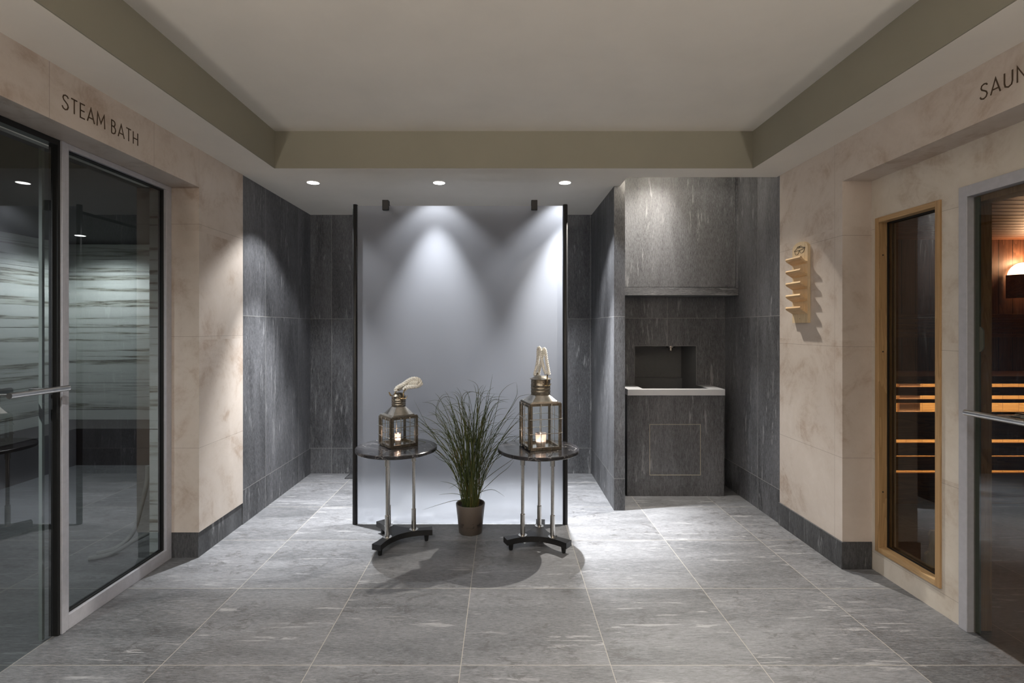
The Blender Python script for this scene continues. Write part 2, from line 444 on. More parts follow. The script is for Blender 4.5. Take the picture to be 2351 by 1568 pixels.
# left side
LY = 2.984
bm = B()
box(bm, -1.95, XL, LY, 3.487, 0.15, CZ)            # pier between steam window and shower
box(bm, -2.10, XL, 1.30, LY, 2.176, CZ)            # lintel
box(bm, -2.10, XL, -3.5, 1.30, 0.15, CZ)
struct('wall_left', bm, M['beige_l'])
bm = B()
box(bm, -1.95, XL-0.006, LY+0.003, 3.487, 0, 0.15)
box(bm, -2.10, XL-0.006, -3.5, 1.296, 0, 0.15)
struct('baseboard_left', bm, M['skirt'])
bm = B(); box(bm, -1.95, -1.787, 3.4871, 4.90, 0, CZ); struct('wall_left_shower', bm, M['stone_x'])
bm = B(); box(bm, -1.787, 0.8205, 4.717, 4.90, 0, CZ); struct('wall_back', bm, M['stone_y'])
bm = B(); box(bm, 0.8206, 0.902, 3.76, 4.90, 0, CZ-0.001); box(bm, 0.8660, 0.902, 3.76, 4.90, CZ-0.001, HN); struct('wall_right_shower', bm, M['stone_p'])
# niche
bm = B()
NX0, NX1, NZ = 1.124, 1.662, 1.20
box(bm, 0.902, NX0, 4.36, 4.90, 0, HN); box(bm, NX1, XR, 4.36, 4.90, 0, HN)
box(bm, NX0, NX1, 4.36, 4.90, NZ, HN); box(bm, NX0, NX1, 4.36, 4.90, 0, 0.72)
struct('wall_niche', bm, M['stone_y'])
bm = B()   # grey lining of the opening
t = 0.006
box(bm, NX0, NX0+t, 4.362, 4.73, 0.72, NZ); box(bm, NX1-t, NX1, 4.362, 4.73, 0.72, NZ)
box(bm, NX0+t, NX1-t, 4.724, 4.73, 0.89, NZ); box(bm, NX0+t, NX1-t, 4.362, 4.73, NZ-t, NZ)
box(bm, NX0+t, NX1-t, 4.700, 4.73, 0.72, 0.89, 0)
struct('trim_2', bm, M['basin'])
bm = B(); box(bm, XR, 2.10, 3.5001, 4.90, 0, CZ-0.001); box(bm, XR, 2.10, NCY, 4.90, CZ-0.001, HN); struct('wall_right_niche', bm, M['stone_n'])
# right side beige
RY = 2.854
bm = B()
box(bm, XR, 2.16, RY, 3.50, 0.15, CZ)
box(bm, XR, 2.16, 1.00, RY, 2.174, CZ)
box(bm, XR, 2.16, -3.5, 1.00, 0.15, CZ)
struct('wall_right', bm, M['beige_r'])
bm = B()
box(bm, XR-0.010, 2.062, RY-0.010, 3.50, 0, 0.15)
box(bm, XR-0.010, 2.062, -3.5, 1.004, 0, 0.15)
struct('baseboard_right', bm, M['skirt'])
SX, SI = 2.070, 2.18
wy0, wy1, wz0, wz1 = 2.399, 2.819, 0.118, 1.957       # oak window outer size
dy0, dy1, dz1 = 1.36, 2.296, 1.982                    # sauna door outer size
bm = B()
box(bm, SX, SI, wy1, RY+0.0, 0, 2.174); box(bm, SX, SI, dy1, wy0, 0, 2.174)
box(bm, SX, SI, wy0, wy1, 0, wz0); box(bm, SX, SI, wy0, wy1, wz1, 2.174)
box(bm, SX, SI, dy0, dy1, dz1, 2.174); box(bm, SX, SI, 1.00, dy0, 0, 2.174)
struct('wall_sauna_front', bm, M['beige_s'])
bm = B(); box(bm, -2.2, 2.3, -3.6, -3.5, 0, CZ); struct('wall_front', bm, M['beige_l'])

# ------------------------------------------------------------------ steam bath room
bm = B(); box(bm, -4.69, -2.12, 5.5, 5.6, 0, 2.255); struct('wall_steam_bath_back', bm, M['smarble'])
bm = B(); box(bm, -4.79, -4.69, 0.2, 5.6, 0, 2.255); struct('wall_steam_bath_left', bm, M['smarble'])
bm = B(); box(bm, -2.08, -1.951, 2.99, 5.5, 0, 2.3); struct('wall_steam_bath_right', bm, M['smarble'])
bm = B(); box(bm, -4.79, -2.10, 0.2, 5.6, 2.26, 2.36); struct('ceiling_steam_bath', bm, plain('dark_ceiling_paint', (22, 22, 24), 0.8))
bm = B(); box(bm, -4.69, -2.10, 0.1, 0.2, 0, 2.26); struct('wall_steam_bath_front', bm, M['void'])
bm = B(); box(bm, -4.688, -2.085, 5.00, 5.499, 0, 0.36); box(bm, -4.688, -4.2, 0.21, 5.00, 0, 0.36)
o = ent('steam_bench', bm, plain('dark_bench_stone', (46, 38, 38), 0.4))
tag(o, 'dark stone bench along the banded marble walls inside the steam bath', 'bench')

# ------------------------------------------------------------------ window_1 (fixed steam pane) & door_1
w1 = sthing('window_1', (-1.96, 2.6, 0))
bm = B()
fx0, fx1 = -1.995, -1.945
box(bm, fx0, fx1, 2.278, LY-0.001, 0, 0.066, 0, 0.002); box(bm, fx0, fx1, 2.278, LY-0.001, 2.149, 2.175, 0, 0.002)
box(bm, fx0, fx1, 2.936, LY-0.001, 0.066, 2.149, 0, 0.002); box(bm, fx0, fx1, 2.258, 2.278, 0, 2.175, 0, 0.002)
box(bm, fx0-0.001, fx1+0.004, 2.238, 2.2575, 0, 2.175, 0, 0.002)
ent('window_frame', bm, M['alup'], w1)
bm = B()
gx0, gx1 = -1.985, -1.960
box(bm, gx0, gx1, 2.279, 2.287, 0.066, 2.149); box(bm, gx0, gx1, 2.926, 2.9355, 0.066, 2.149)
box(bm, gx0, gx1, 2.287, 2.926, 0.0665, 0.074); box(bm, gx0, gx1, 2.287, 2.926, 2.141, 2.1485)
ent('gasket', bm, M['gasket'], w1, label='thin black gasket around the pane')
bm = B(); box(bm, -1.978, -1.968, 2.287, 2.926, 0.074, 2.141); ent('pane', bm, M['steamglass'], w1)

d1 = sthing('door_1', (-1.96, 1.8, 0))
bm = B()
box(bm, -1.99, -1.950, 2.226, 2.2375, 0, 2.175); box(bm, -1.99, -1.950, 1.315, 2.226, 2.150, 2.175)
box(bm, -1.99, -1.945, 1.301, 1.33, 0, 2.175)
ent('door_frame', bm, M['gasket'], d1, label='black inner door frame')
bm = B(); box(bm, -1.975, -1.965, 1.335, 2.212, 0.006, 2.135); ent('glass_leaf', bm, M['steamglass'], d1)
bm = B(); box(bm, -1.990, -1.9755, 2.178, 2.190, 0.01, 2.125); ent('seal_strip', bm, M['sealp'], d1, label='pale edge profile behind the glass')
h = bpy.data.objects.new('door_handle', None); COL.objects.link(h); h.parent = d1
bm = B(); z = 1.088
tube(bm, [(-1.90, 1.955, z), (-1.90, 2.222, z)], 0.012, 20); ent('bar', bm, M['steel'], h, True)
for yy in (1.99, 2.18):
    bm = B(); tube(bm, [(-1.905, yy, z), (-2.03, yy, z)], 0.006, 12); ent('standoff', bm, M['steel'], h, True)
bm = B(); tube(bm, [(-2.035, 1.80, z+0.004), (-2.035, 2.10, z+0.004)], 0.012, 20); ent('inner_bar', bm, M['steel'], h, True)

# ------------------------------------------------------------------ window_2 (oak sauna window) & door_2
w2 = sthing('window_2', (2.1, 2.6, 0))
fw = 0.028; ox0, ox1 = 2.061, 2.150
bm = B()
box(bm, ox0, ox1, wy0+0.0005, wy0+fw, wz0+0.0005, wz1-0.0005, 0, 0.002); box(bm, ox0, ox1, wy1-fw, wy1-0.0005, wz0+0.0005, wz1-0.0005, 0, 0.002)
ent('window_stile', bm, M['oak'], w2)
bm = B()
box(bm, ox0+0.0005, ox1, wy0+fw, wy1-fw, wz0+0.0005, wz0+fw, 0, 0.001); box(bm, ox0+0.0005, ox1, wy0+fw, wy1-fw, wz1-fw, wz1-0.0005, 0, 0.001)
ent('window_rail', bm, M['oak_y'], w2)
a0, a1, b0, b1 = wy0+fw, wy1-fw, wz0+fw, wz1-fw
bm = B()
for xa in (2.108, 2.134):
    box(bm, xa, xa+0.006, a0, a0+0.008, b0, b1); box(bm, xa, xa+0.006, a1-0.008, a1, b0, b1)
    box(bm, xa, xa+0.006, a0+0.008, a1-0.008, b0, b0+0.008); box(bm, xa, xa+0.006, a0+0.008, a1-0.008, b1-0.008, b1)
ent('gasket', bm, M['gasket'], w2, label='black glazing gasket')
bm = B(); box(bm, 2.116, 2.122, a0, a1, b0, b1); ent('pane', bm, M['saunaglass'], w2)
bm = B()
for yy, zz in ((2.7905, 1.75), (2.7905, 1.22), (2.7905, 0.45)):
    tube(bm, [(2.085, yy+0.0, zz), (2.085, yy-0.0015, zz)], 0.004, 10)
ent('screw', bm, M['gasket'], w2)

d2 = sthing('door_2', (2.1, 1.8, 0))
bm = B(); f = 0.043; dx0, dx1 = 2.056, 2.10
box(bm, dx0, dx1, dy1-f, dy1-0.0005, 0, dz1-0.0005, 0, 0.002); box(bm, dx0, dx1, dy0+0.0005, dy0+f, 0, dz1-0.0005, 0, 0.002)
box(bm, dx0, dx1, dy0+f, dy1-f, dz1-0.050, dz1-0.0005, 0, 0.001)
ent('door_frame', bm, M['alup'], d2, label='grey anodised metal frame')
bm = B(); box(bm, 2.1002, 2.179, dy1-0.030, dy1-0.001, 0, dz1-0.04); box(bm, 2.1002, 2.179, dy0+0.001, dy0+0.03, 0, dz1-0.04); box(bm, 2.1002, 2.179, dy0+0.03, dy1-0.03, dz1-0.075, dz1-0.0405)
ent('door_jamb', bm, M['oak'], d2, label='oak door jamb lining')
bm = B(); box(bm, 2.084, 2.092, dy0+f+0.002, dy1-f-0.003, 0.006, dz1-0.054); ent('glass_leaf', bm, M['saunaglass'], d2)
bm = B(); box(bm, 2.0925, 2.0995, dy1-f-0.020, dy1-f-0.0005, 0.005, dz1-0.054); ent('seal_strip', bm, M['edge'], d2, label='greenish glass edge profile')
h = bpy.data.objects.new('door_handle', None); COL.objects.link(h); h.parent = d2
z = 0.985
bm = B(); tube(bm, [(2.0, 1.52, z), (2.0, 2.200, z)], 0.0125, 20); ent('bar', bm, M['steel'], h, True)
for yy in (1.60, 2.10):
    bm = B(); tube(bm, [(2.005, yy, z), (2.14, yy, z)], 0.006, 12); ent('standoff', bm, M['steel'], h, True)
bm = B(); tube(bm, [(2.145, 1.52, z), (2.145, 2.12, z)], 0.0125, 20); ent('inner_bar', bm, M['steel'], h, True)
bm = B()
prism(bm, [(2.093, 2.243+0.028*math.cos(a), 1.30+(0.028*math.sin(a)+(0.03 if math.sin(a) > 0 else -0.03))) for a in [2*PI*i/24+0.001 for i in range(24)]], (0.006, 0, 0))
hg = ent('hinge_plate', bm, M['sealp'], d2)

# ------------------------------------------------------------------ sauna room
bm = B(); box(bm, 2.18, 5.6, 4.40, 4.50, 0, 2.115); struct('wall_sauna_back', bm, M['sauna_v'])
bm = B(); box(bm, 5.5, 5.6, 0.3, 4.40, 0, 2.115); box(bm, 2.181, 2.19, 2.86, 4.40, 0, 2.115); box(bm, 2.18, 5.5, 0.2, 0.3, 0, 2.115)
struct('wall_sauna_side', bm, M['sauna_y'])
bm = B(); box(bm, 2.18, 5.6, 0.2, 4.5, 2.17, 2.22); struct('ceiling_sauna', bm, M['void'])
bm = B(); y = 0.35
while y < 4.38:
    box(bm, 2.19, 5.49, y, y+0.088, 2.115, 2.13, 0, 0.002); y += 0.10
struct('ceiling_sauna_slats', bm, M['slat'])
# benches with slatted fronts
def zz(y): return 1.35-(y-753)/1167*3.9
bench = thing('sauna_bench', 'two-tier wooden sauna bench with slatted glowing gaps behind the oak-framed window', 'bench', (3.9, 4.0, 0))
gaps = [(zz(889), zz(881)), (zz(917), zz(908)), (zz(946), zz(925)), (zz(1017), zz(1009)), (zz(1049), zz(1046)), (zz(1086), zz(1080))]
zs = [0.98] + [v for g_ in gaps for v in (g_[1], g_[0])] + [0.0]
for k in range(0, len(zs), 2):
    bm = B(); box(bm, 2.2, 5.48, 3.90, 3.925, zs[k+1], zs[k], 0, 0.001); ent('slat', bm, M['sauna_h'], bench)
bm = B(); box(bm, 2.2, 5.48, 3.93, 4.39, 0.96, 0.98); ent('upper_seat', bm, M['sauna_h'], bench)
bm = B(); box(bm, 3.07, 3.23, 3.937, 3.96, 0.60, 0.955); ent('post', bm, M['sauna_y'], bench)
bm = B(); box(bm, 2.2, 5.48, 4.10, 4.12, 0.0, 0.955); ent('back_board', bm, M['sauna_l'], bench)
for k in range(5):
    bm = B(); box(bm, 2.2, 5.48, 4.33, 4.352, 1.27+k*0.042, 1.302+k*0.042, 0, 0.002); ent('backrest_slat', bm, M['sauna_h'], bench)
for xx in (2.6, 3.9, 5.2):
    bm = B(); box(bm, xx, xx+0.04, 4.3525, 4.399, 1.25, 1.48); ent('backrest_bracket', bm, M['sauna_y'], bench)
M['led'] = emis('warm_led_strip', (1.0, 0.76, 0.42), 14)
for za in (gaps[2][0], gaps[3][0], gaps[4][0], gaps[5][0], gaps[1][0], gaps[0][0]):
    bm = B(); box(bm, 2.25, 5.45, 3.9255, 3.936, za-0.014, za-0.004)
    ent('light_strip', bm, M['led'], bench)
bm = B()
lx, ly, lz = 4.33, 4.39, 1.805
shade = thing('sauna_wall_lamp', 'glowing sauna wall lamp behind a curved dark wooden shade', 'lamp', (lx+0.15, ly, lz))
arc = [(lx+0.16+0.15*math.cos(a), ly-0.11*math.sin(a)) for a in [PI*i/12 for i in range(13)]]
bm = B()
for i in range(12):
    (xa, ya), (xb, yb) = arc[i], arc[i+1]
    a_ = [(xa, ya, lz-0.20), (xb, yb, lz-0.20), (xb, yb, lz), (xa, ya, lz)]
    prism(bm, a_, (0, -0.008, 0))
ent('lamp_shade', bm, M['sauna_h'], shade)
bm = B()
lathe(bm, [(0.140*math.cos(a)+0.002, 0.13*math.sin(a)) for a in [PI/2*i/10 for i in range(11)]], (lx+0.16, ly-0.02, lz-0.02), 48)
bmesh.ops.scale(bm, vec=(1, 0.6, 1), space=Matrix.Translation((-(lx+0.16), -(ly-0.0), 0)), verts=bm.verts[:])
for v in bm.verts: v.co.y = min(v.co.y, ly-0.002)
ent('bulb', bm, emis('lamp_glow', (1.0, 0.62, 0.36), 9), shade, True)
# pale wooden piece standing on the sauna floor just inside the window
bm = B()
prof = [(0.0, 0.0), (0.10, 0.0), (0.105, 0.05), (0.085, 0.11), (0.075, 0.15), (0.075, 0.195), (0.055, 0.21), (0.03, 0.205), (0.02, 0.18), (0.03, 0.14), (0.02, 0.09), (0.0, 0.07)]
prism(bm, [(2.385+u*0.9, 2.87-u*0.25, v) for u, v in prof], (0.006, 0.02, 0))
o = ent('wooden_headrest', bm, M['pale']); tag(o, 'pale wooden headrest standing on the floor behind the sauna window', 'headrest')

# ------------------------------------------------------------------ niche furniture
CB = 1.615
cab = thing('wall_cabinet', 'large grey stone-clad wall cabinet high above the pale worktop', 'cabinet', (1.40, 4.23, CB))
bm = B(); box(bm, 0.9025, 1.9045, 4.134, 4.359, CB, 2.80); ent('body', bm, M['stone'], cab)
bm = B(); box(bm, 0.9025, 1.886, 4.120, 4.1335, CB+0.066, 2.80, 0, 0.001); ent('door', bm, M['stone'], cab)
bm = B(); box(bm, 0.9025, 1.9045, 4.117, 4.1335, CB, CB+0.062, 0, 0.001); ent('rail', bm, M['stone_h'], cab, label='horizontal-grained bottom rail')
bm = B(); box(bm, 1.889, 1.9045, 4.119, 4.1335, CB+0.0625, 2.80); ent('stile', bm, M['stone'], cab)

low = thing('base_cabinet', 'low grey stone-clad cabinet with square access panel under the worktop', 'cabinet', (1.385, 4.2, 0))
bm = B(); px0, px1, pz0, pz1 = 1.175, 1.586, 0.168, 0.578
cl, cr = 0.997, 1.773
yf, yb = 4.080, 4.098
box(bm, cl, px0, yf, yb, 0.0, 0.811); box(bm, px1, cr, yf, yb, 0.0, 0.811)
box(bm, px0, px1, yf, yb, 0.0, pz0); box(bm, px0, px1, yf, yb, pz1, 0.811)
box(bm, cl, cl+0.02, yb, 4.359, 0, 0.811); box(bm, cr-0.02, cr, yb, 4.359, 0, 0.811)
ent('body', bm, M['stone'], low)
bm = B(); box(bm, px0+0.004, px1-0.004, yf+0.001, yb, pz0+0.004, pz1-0.004); ent('access_panel', bm, M['stone'], low)
bm = B(); s = 0.004
box(bm, px0, px0+s, yf-0.001, yb, pz0, pz1); box(bm, px1-s, px1, yf-0.001, yb, pz0, pz1)
box(bm, px0+s, px1-s, yf-0.001, yb, pz0, pz0+s); box(bm, px0+s, px1-s, yf-0.001, yb, pz1-s, pz1)
ent('panel_joint', bm, M['seal'], low, label='beige sealant line around the access panel')
bm = B(); sz0, sz1 = 0.812, 0.861
box(bm, 0.9925, 1.77, 4.050, 4.105, sz0, sz1, 0, 0.002)
box(bm, 0.9925, NX0, 4.105, 4.359, sz0, sz1); box(bm, NX1, 1.77, 4.105, 4.359, sz0, sz1)
o = ent('stone_worktop', bm, M['slab']); tag(o, 'pale grey worktop slab on the low stone cabinet', 'worktop')
bm = B()
t = 0.006
box(bm, NX0+0.001, NX1-0.001, 4.106, 4.361, 0.70, 0.706); box(bm, NX0+0.001, NX0+t, 4.106, 4.361, 0.706, 0.860)
box(bm, NX1-t, NX1-0.001, 4.106, 4.361, 0.706, 0.860); box(bm, NX0+t, NX1-t, 4.106, 4.112, 0.706, 0.860)
o = ent('sunken_basin', bm, M['basin']); tag(o, 'dark grey sunken basin let into the pale worktop', 'basin')
sp = thing('ice_spout', 'small round chrome spout under the top of the niche opening', 'spout', (1.50, 4.55, NZ-0.006))
bm = B(); lathe(bm, [(0.034, -0.022), (0.038, -0.018), (0.038, -0.0005)], (1.50, 4.55, NZ-0.006), 28); ent('flange', bm, M['chrome'], sp, True)
bm = B(); lathe(bm, [(0.014, -0.05), (0.018, -0.045), (0.018, -0.0225)], (1.50, 4.55, NZ-0.006), 24); ent('nozzle', bm, M['chrome'], sp, True)

# ------------------------------------------------------------------ shower drain
dr = thing('floor_drain', 'tiled square floor drain in the shower by the back wall', 'drain', (-1.30, 4.62, 0))
bm = B(); x0, x1, y0, y1 = -1.42, -1.20, 4.55, 4.70
w = 0.006
for q in ((x0, x1, y0, y0+w), (x0, x1, y1-w, y1), (x0, x0+w, y0+w, y1-w), (x1-w, x1, y0+w, y1-w)): box(bm, *q, 0.0005, 0.003)
ent('rim', bm, M['gasket'], dr)
bm = B(); box(bm, x0+w, x1-w, y0+w, y1-w, 0.0005, 0.002); ent('grate', bm, M['skirt'], dr)

# ------------------------------------------------------------------ frosted screen
SY = 3.50
scr = thing('glass_screen', 'tall frosted glass shower screen between two black posts', 'glass screen', (-0.295, SY, 0))
bm = B()
vs = box(bm, -1.004, 0.413, SY-0.004, SY+0.004, 0.004, 2.19)
bmesh.ops.recalc_face_normals(bm, faces=bm.faces[:])
for fc in bm.faces: fc.material_index = 0 if fc.normal.y < -0.9 else 1
ent('glass_panel', bm, [M['frost'], M['clearback']], scr)
for px in (-1.0185, 0.4275):
    bm = B(); lathe(bm, [(0.0175, 0), (0.0175, 2.196), (0.0155, 2.199)], (px, SY, 0), 28)
    ent('post', bm, M['black'], scr, True)
for px in (-0.806, 0.214):
    bm = B(); box(bm, px-0.021, px+0.021, SY-0.024, SY-0.0045, 2.158, 2.226, 0, 0.002); box(bm, px-0.021, px+0.021, SY+0.0045, SY+0.022, 2.158, 2.226, 0, 0.002)
    box(bm, px-0.021, px+0.021, SY-0.0045, SY+0.0045, 2.192, 2.226)
    ent('clamp', bm, M['black'], scr)
for px in (-0.806, 0.214):
    bm = B(); box(bm, px-0.008, px+0.008, SY+0.0225, 4.716, 2.196, 2.216); ent('support_arm', bm, M['black'], scr)

# ------------------------------------------------------------------ side tables
def table(cx, cy, ang0, label, veinshift):
    t = thing('side_table', label, 'side table', (cx, cy, 0))
    R = 0.2525; h = 0.606
    bm = B(); lathe(bm, [(R-0.003, h-0.022), (R, h-0.019), (R, h-0.004), (R-0.004, h)], (cx, cy, 0), 96)
    ent('table_top', bm, M['marble'], t, True)
    angs = [math.radians(a) for a in ang0]
    # base: three arms with concave arcs between them
    pts = []
    tip, wd = 0.222, 0.030
    for k, a in enumerate(angs):
        d = Vector((math.cos(a), math.sin(a), 0)); s = Vector((-math.sin(a), math.cos(a), 0))
        pts.append(d*tip - s*wd); pts.append(d*tip + s*wd)
        b = angs[(k+1) % 3]; 
        d2 = Vector((math.cos(b), math.sin(b), 0)); s2 = Vector((-math.sin(b), math.cos(b), 0))
        pA = d*tip + s*wd; pB = d2*tip - s2*wd
        m = (pA+pB)/2; m = m.normalized()*0.062
        ctrl = m*2 - (pA+pB)/2
        for i in range(1, 10):
            u = i/10
            pts.append(pA*(1-u)**2 + ctrl*2*u*(1-u) + pB*u*u)
    bm = B(); prism(bm, [(cx+p.x, cy+p.y, 0.043) for p in pts], (0, 0, 0.034))
    ent('base', bm, M['base'], t, True, ang=25)
    for a in angs:
        fx, fy = cx+0.185*math.cos(a), cy+0.185*math.sin(a)
        bm = B(); lathe(bm, [(0.0095, 0), (0.012, 0.004), (0.0165, 0.043)], (fx, fy, 0), 4 if False else 20)
        ent('foot', bm, M['base'], t, True)
        lx, ly = cx+0.106*math.cos(a), cy+0.106*math.sin(a)
        bm = B()
        lathe(bm, [(0.0105, 0.077), (0.0105, h-0.0225)], (lx, ly, 0), 24)
        lathe(bm, [(0.0145, 0.082), (0.0145, 0.207), (0.012, 0.210)], (lx, ly, 0), 28)
        lathe(bm, [(0.012, h-0.101), (0.0145, h-0.099), (0.0145, h-0.0225)], (lx, ly, 0), 28)
        lathe(bm, [(0.0285, 0.0772), (0.028, 0.080), (0.018, 0.083)], (lx, ly, 0), 32)
        ent('leg', bm, M['chrome'], t, True)
    return t
table(-0.669, 3.195, (250, 10, 130), 'round dark marble side table with three chrome legs, left of the potted grass', 0)
table(0.218, 3.165, (203, 322, 82), 'round dark marble side table with three chrome legs, right of the potted grass', 3)

# ------------------------------------------------------------------ lanterns
def lantern(name_label, c, ang, s, hbox, roof_s, roof_h, ch_r, ch_h, rope_fn, candle):
    z0 = 0.607
    a = math.radians(ang)
    ux, uy = Vector((math.cos(a), math.sin(a), 0)), Vector((-math.sin(a), math.cos(a), 0)); uz = Vector((0,0,1))
    c0 = Vector((c[0], c[1], z0))
    t = thing('lantern', name_label, 'lantern', tuple(c0))
    W = lambda x, y, z: c0+ux*x+uy*y+uz*z
    hs = s/2; pw = 0.014
    bm = B()
    for sx in (-1, 1):
        for sy in (-1, 1):
            obox(bm, W(sx*(hs-pw/2), sy*(hs-pw/2), hbox/2), ux, uy, uz, pw, pw, hbox)
    for zc in (0.009, hbox-0.007):
        hh = 0.018 if zc < 0.1 else 0.014
        for sgn in (-1, 1):
            obox(bm, W(0, sgn*(hs-pw/2), zc), ux, uy, uz, s-2*pw, pw, hh); obox(bm, W(sgn*(hs-pw/2), 0, zc), ux, uy, uz, pw, s-2*pw, hh)
    ent('frame', bm, M['nickel'], t)
    bm = B(); obox(bm, W(0, 0, 0.003), ux, uy, uz, s-2*pw, s-2*pw, 0.004); ent('floor_plate', bm, M['nickelb'], t)
    # panes
    for (dx, dy) in ((0, -1), (0, 1), (1, 0), (-1, 0)):
        bm = B()
        if dx == 0: obox(bm, W(0, dy*(hs-pw*0.6), hbox/2), ux, uy, uz, s-2*pw-0.001, 0.002, hbox-0.034)
        else: obox(bm, W(dx*(hs-pw*0.6), 0, hbox/2), ux, uy, uz, 0.002, s-2*pw-0.001, hbox-0.034)
        ent('pane', bm, M['lampglass'], t)
    # door on the left-hand face standing slightly proud
    bm = B(); dxo = -(hs+0.005); dw = s*0.93; dh = hbox*0.95
    for sg in (-1, 1):
        obox(bm, W(dxo, sg*(dw/2-0.007), hbox/2), ux, uy, uz, 0.008, 0.014, dh)
        obox(bm, W(dxo, 0, hbox/2+sg*(dh/2-0.007)), ux, uy, uz, 0.008, dw-0.028, 0.014)
    dr_ = ent('door', bm, M['nickel'], t)
    bm = B()
    tube(bm, [W(dxo, -dw/2-0.001, hbox/2), W(dxo-0.012, -dw/2-0.004, hbox/2)], 0.003, 8)
    ent('latch', bm, M['brass'], dr_)
    # wire guards
    def guards(O, e, n, w, h_):
        bm = B()
        for fx in (-0.17, 0.17):
            x = fx*w
            path = [O+e*x+n*0.001+uz*(h_-0.006), O+e*x+n*0.005+uz*(h_-0.016), O+e*x+n*0.0055+uz*(h_*0.5), O+e*x+n*0.005+uz*0.018, O+e*x+n*0.001+uz*0.006]
            tube(bm, smooth_path(path, 4), 0.0021, 8)
        for fz in (0.36, 0.67):
            zc = fz*h_
            path = [O+e*(-w/2+0.004)+n*0.001+uz*zc, O+e*(-w/2+0.012)+n*0.006+uz*zc, O+e*(w/2-0.012)+n*0.006+uz*zc, O+e*(w/2-0.004)+n*0.001+uz*zc]
            tube(bm, smooth_path(path, 4), 0.0021, 8)
        ent('wire_guard', bm, M['nickelb'], t, True)
    guards(W(0, -hs, 0), ux, -uy, s, hbox); guards(W(0, hs, 0), ux, uy, s, hbox)
    guards(W(hs, 0, 0), uy, ux, s, hbox); guards(W(dxo-0.004, 0, 0), uy, -ux, dw, hbox)
    # roof
    bm = B()
    obox(bm, W(0, 0, hbox+0.003), ux, uy, uz, s*0.96, s*0.96, 0.006)
    obox(bm, W(0, 0, hbox+0.008), ux, uy, uz, roof_s*1.06, roof_s*1.06, 0.004)
    n = 48; lo = []; hi = []
    for i in range(n):
        th = 2*PI*i/n; cx_, sy_ = math.cos(th), math.sin(th); m = max(abs(cx_), abs(sy_))
        lo.append(bm.verts.new(W(cx_/m*roof_s/2, sy_/m*roof_s/2, hbox+0.010)))
        hi.append(bm.verts.new(W(cx_*(ch_r+0.002), sy_*(ch_r+0.002), hbox+0.010+roof_h)))
    for i in range(n): bm.faces.new((lo[i], lo[(i+1)%n], hi[(i+1)%n], hi[i]))
    ent('roof', bm, M['nickelb'], t, True, ang=30)
    # chimney with ribs
    zb = hbox+0.010+roof_h
    bm = B(); pr = [(ch_r, 0)]
    for k in range(3):
        zc = ch_h*(0.22+0.2*k); pr += [(ch_r, zc-0.004), (ch_r+0.0025, zc), (ch_r, zc+0.004)]
    pr += [(ch_r, ch_h), (ch_r+0.008 if s > 0.19 else ch_r+0.002, ch_h+0.001), (ch_r+0.008 if s > 0.19 else ch_r+0.002, ch_h+0.003),
           (ch_r*0.80, ch_h+0.012), (ch_r*0.60, ch_h+0.021), (ch_r*0.55, ch_h+0.022), (0.004, ch_h+0.024)]
    lathe(bm, pr, tuple(c0+uz*zb), 40)
    chm = ent('chimney', bm, M['nickel'], t, True, ang=40)
    for row in (0.55, 0.84):
        for i in range(12):
            bm = B()
            th = 2*PI*i/12+0.2
            p = c0+uz*(zb+ch_h*row)+Vector((math.cos(th), math.sin(th), 0))*(ch_r+0.0006)
            tube(bm, [p-Vector((math.cos(th), math.sin(th), 0))*0.002, p+Vector((math.cos(th), math.sin(th), 0))*0.0004], 0.0026, 8)
            ent('vent_hole', bm, M['void'], chm)
    rope_fn(t, c0, zb+ch_h)
    # candle in glass
    cpos = c0+Vector((candle[0], candle[1], 0))
    cg = thing('candle_glass', candle[4], 'candle', tuple(cpos+uz*0.0055))
    r, hh = candle[2], candle[3]
    bm = B(); lathe(bm, [(r*0.8, 0.0), (r*0.92, hh*0.3), (r, hh), (r-0.002, hh), (r*0.92-0.002, hh*0.3), (r*0.8-0.002, 0.004)], tuple(cpos+uz*0.0055), 28)
    ent('glass', bm, M['cglass'], cg, True)
    bm = B(); lathe(bm, [(r*0.74, 0.005), (r*0.78, hh*0.42), (0.002, hh*0.42+0.001)], tuple(cpos+uz*0.0055), 24); ent('wax', bm, M['wax'], cg, True)
    bm = B(); lathe(bm, [(0.0012, 0), (0.0042, 0.006), (0.003, 0.013), (0.0006, 0.017)], tuple(cpos+uz*(0.0075+hh*0.42)), 14)
    ent('flame', bm, M['flame'], cg, True)
    l = bpy.data.lights.new('flame_lamp', 'POINT'); l.energy = candle[5]; l.color = (1.0, 0.70, 0.52); l.shadow_soft_size = 0.006
    fo = bpy.data.objects.new('flame_lamp', l); COL.objects.link(fo); fo.parent = cg; fo.location = (0, 0, 0.035+hh*0.42)
    return t

def at(px, py, Y):
    """a point of the room measured on the photograph at depth Y"""
    return Vector(((px-1155)/1167*Y, Y, 1.35-(py-753)/1167*Y))

def hook(t, p, d, up=0.02):
    """little horned brass hook at p, horns to both sides along d"""
    bm = B(); d = Vector(d).normalized(); uz = Vector((0,0,1)); n = d.cross(uz).normalized()
    for sg in (-1, 1):
        path = [p, p+d*sg*0.012+uz*(-0.002), p+d*sg*0.022+uz*0.006, p+d*sg*0.027+uz*up]
        tube(bm, smooth_path(path, 4), 0.0042, 8, rfun=lambda u: 1-0.75*u)
    ent('hook', bm, M['brass'], t, True)

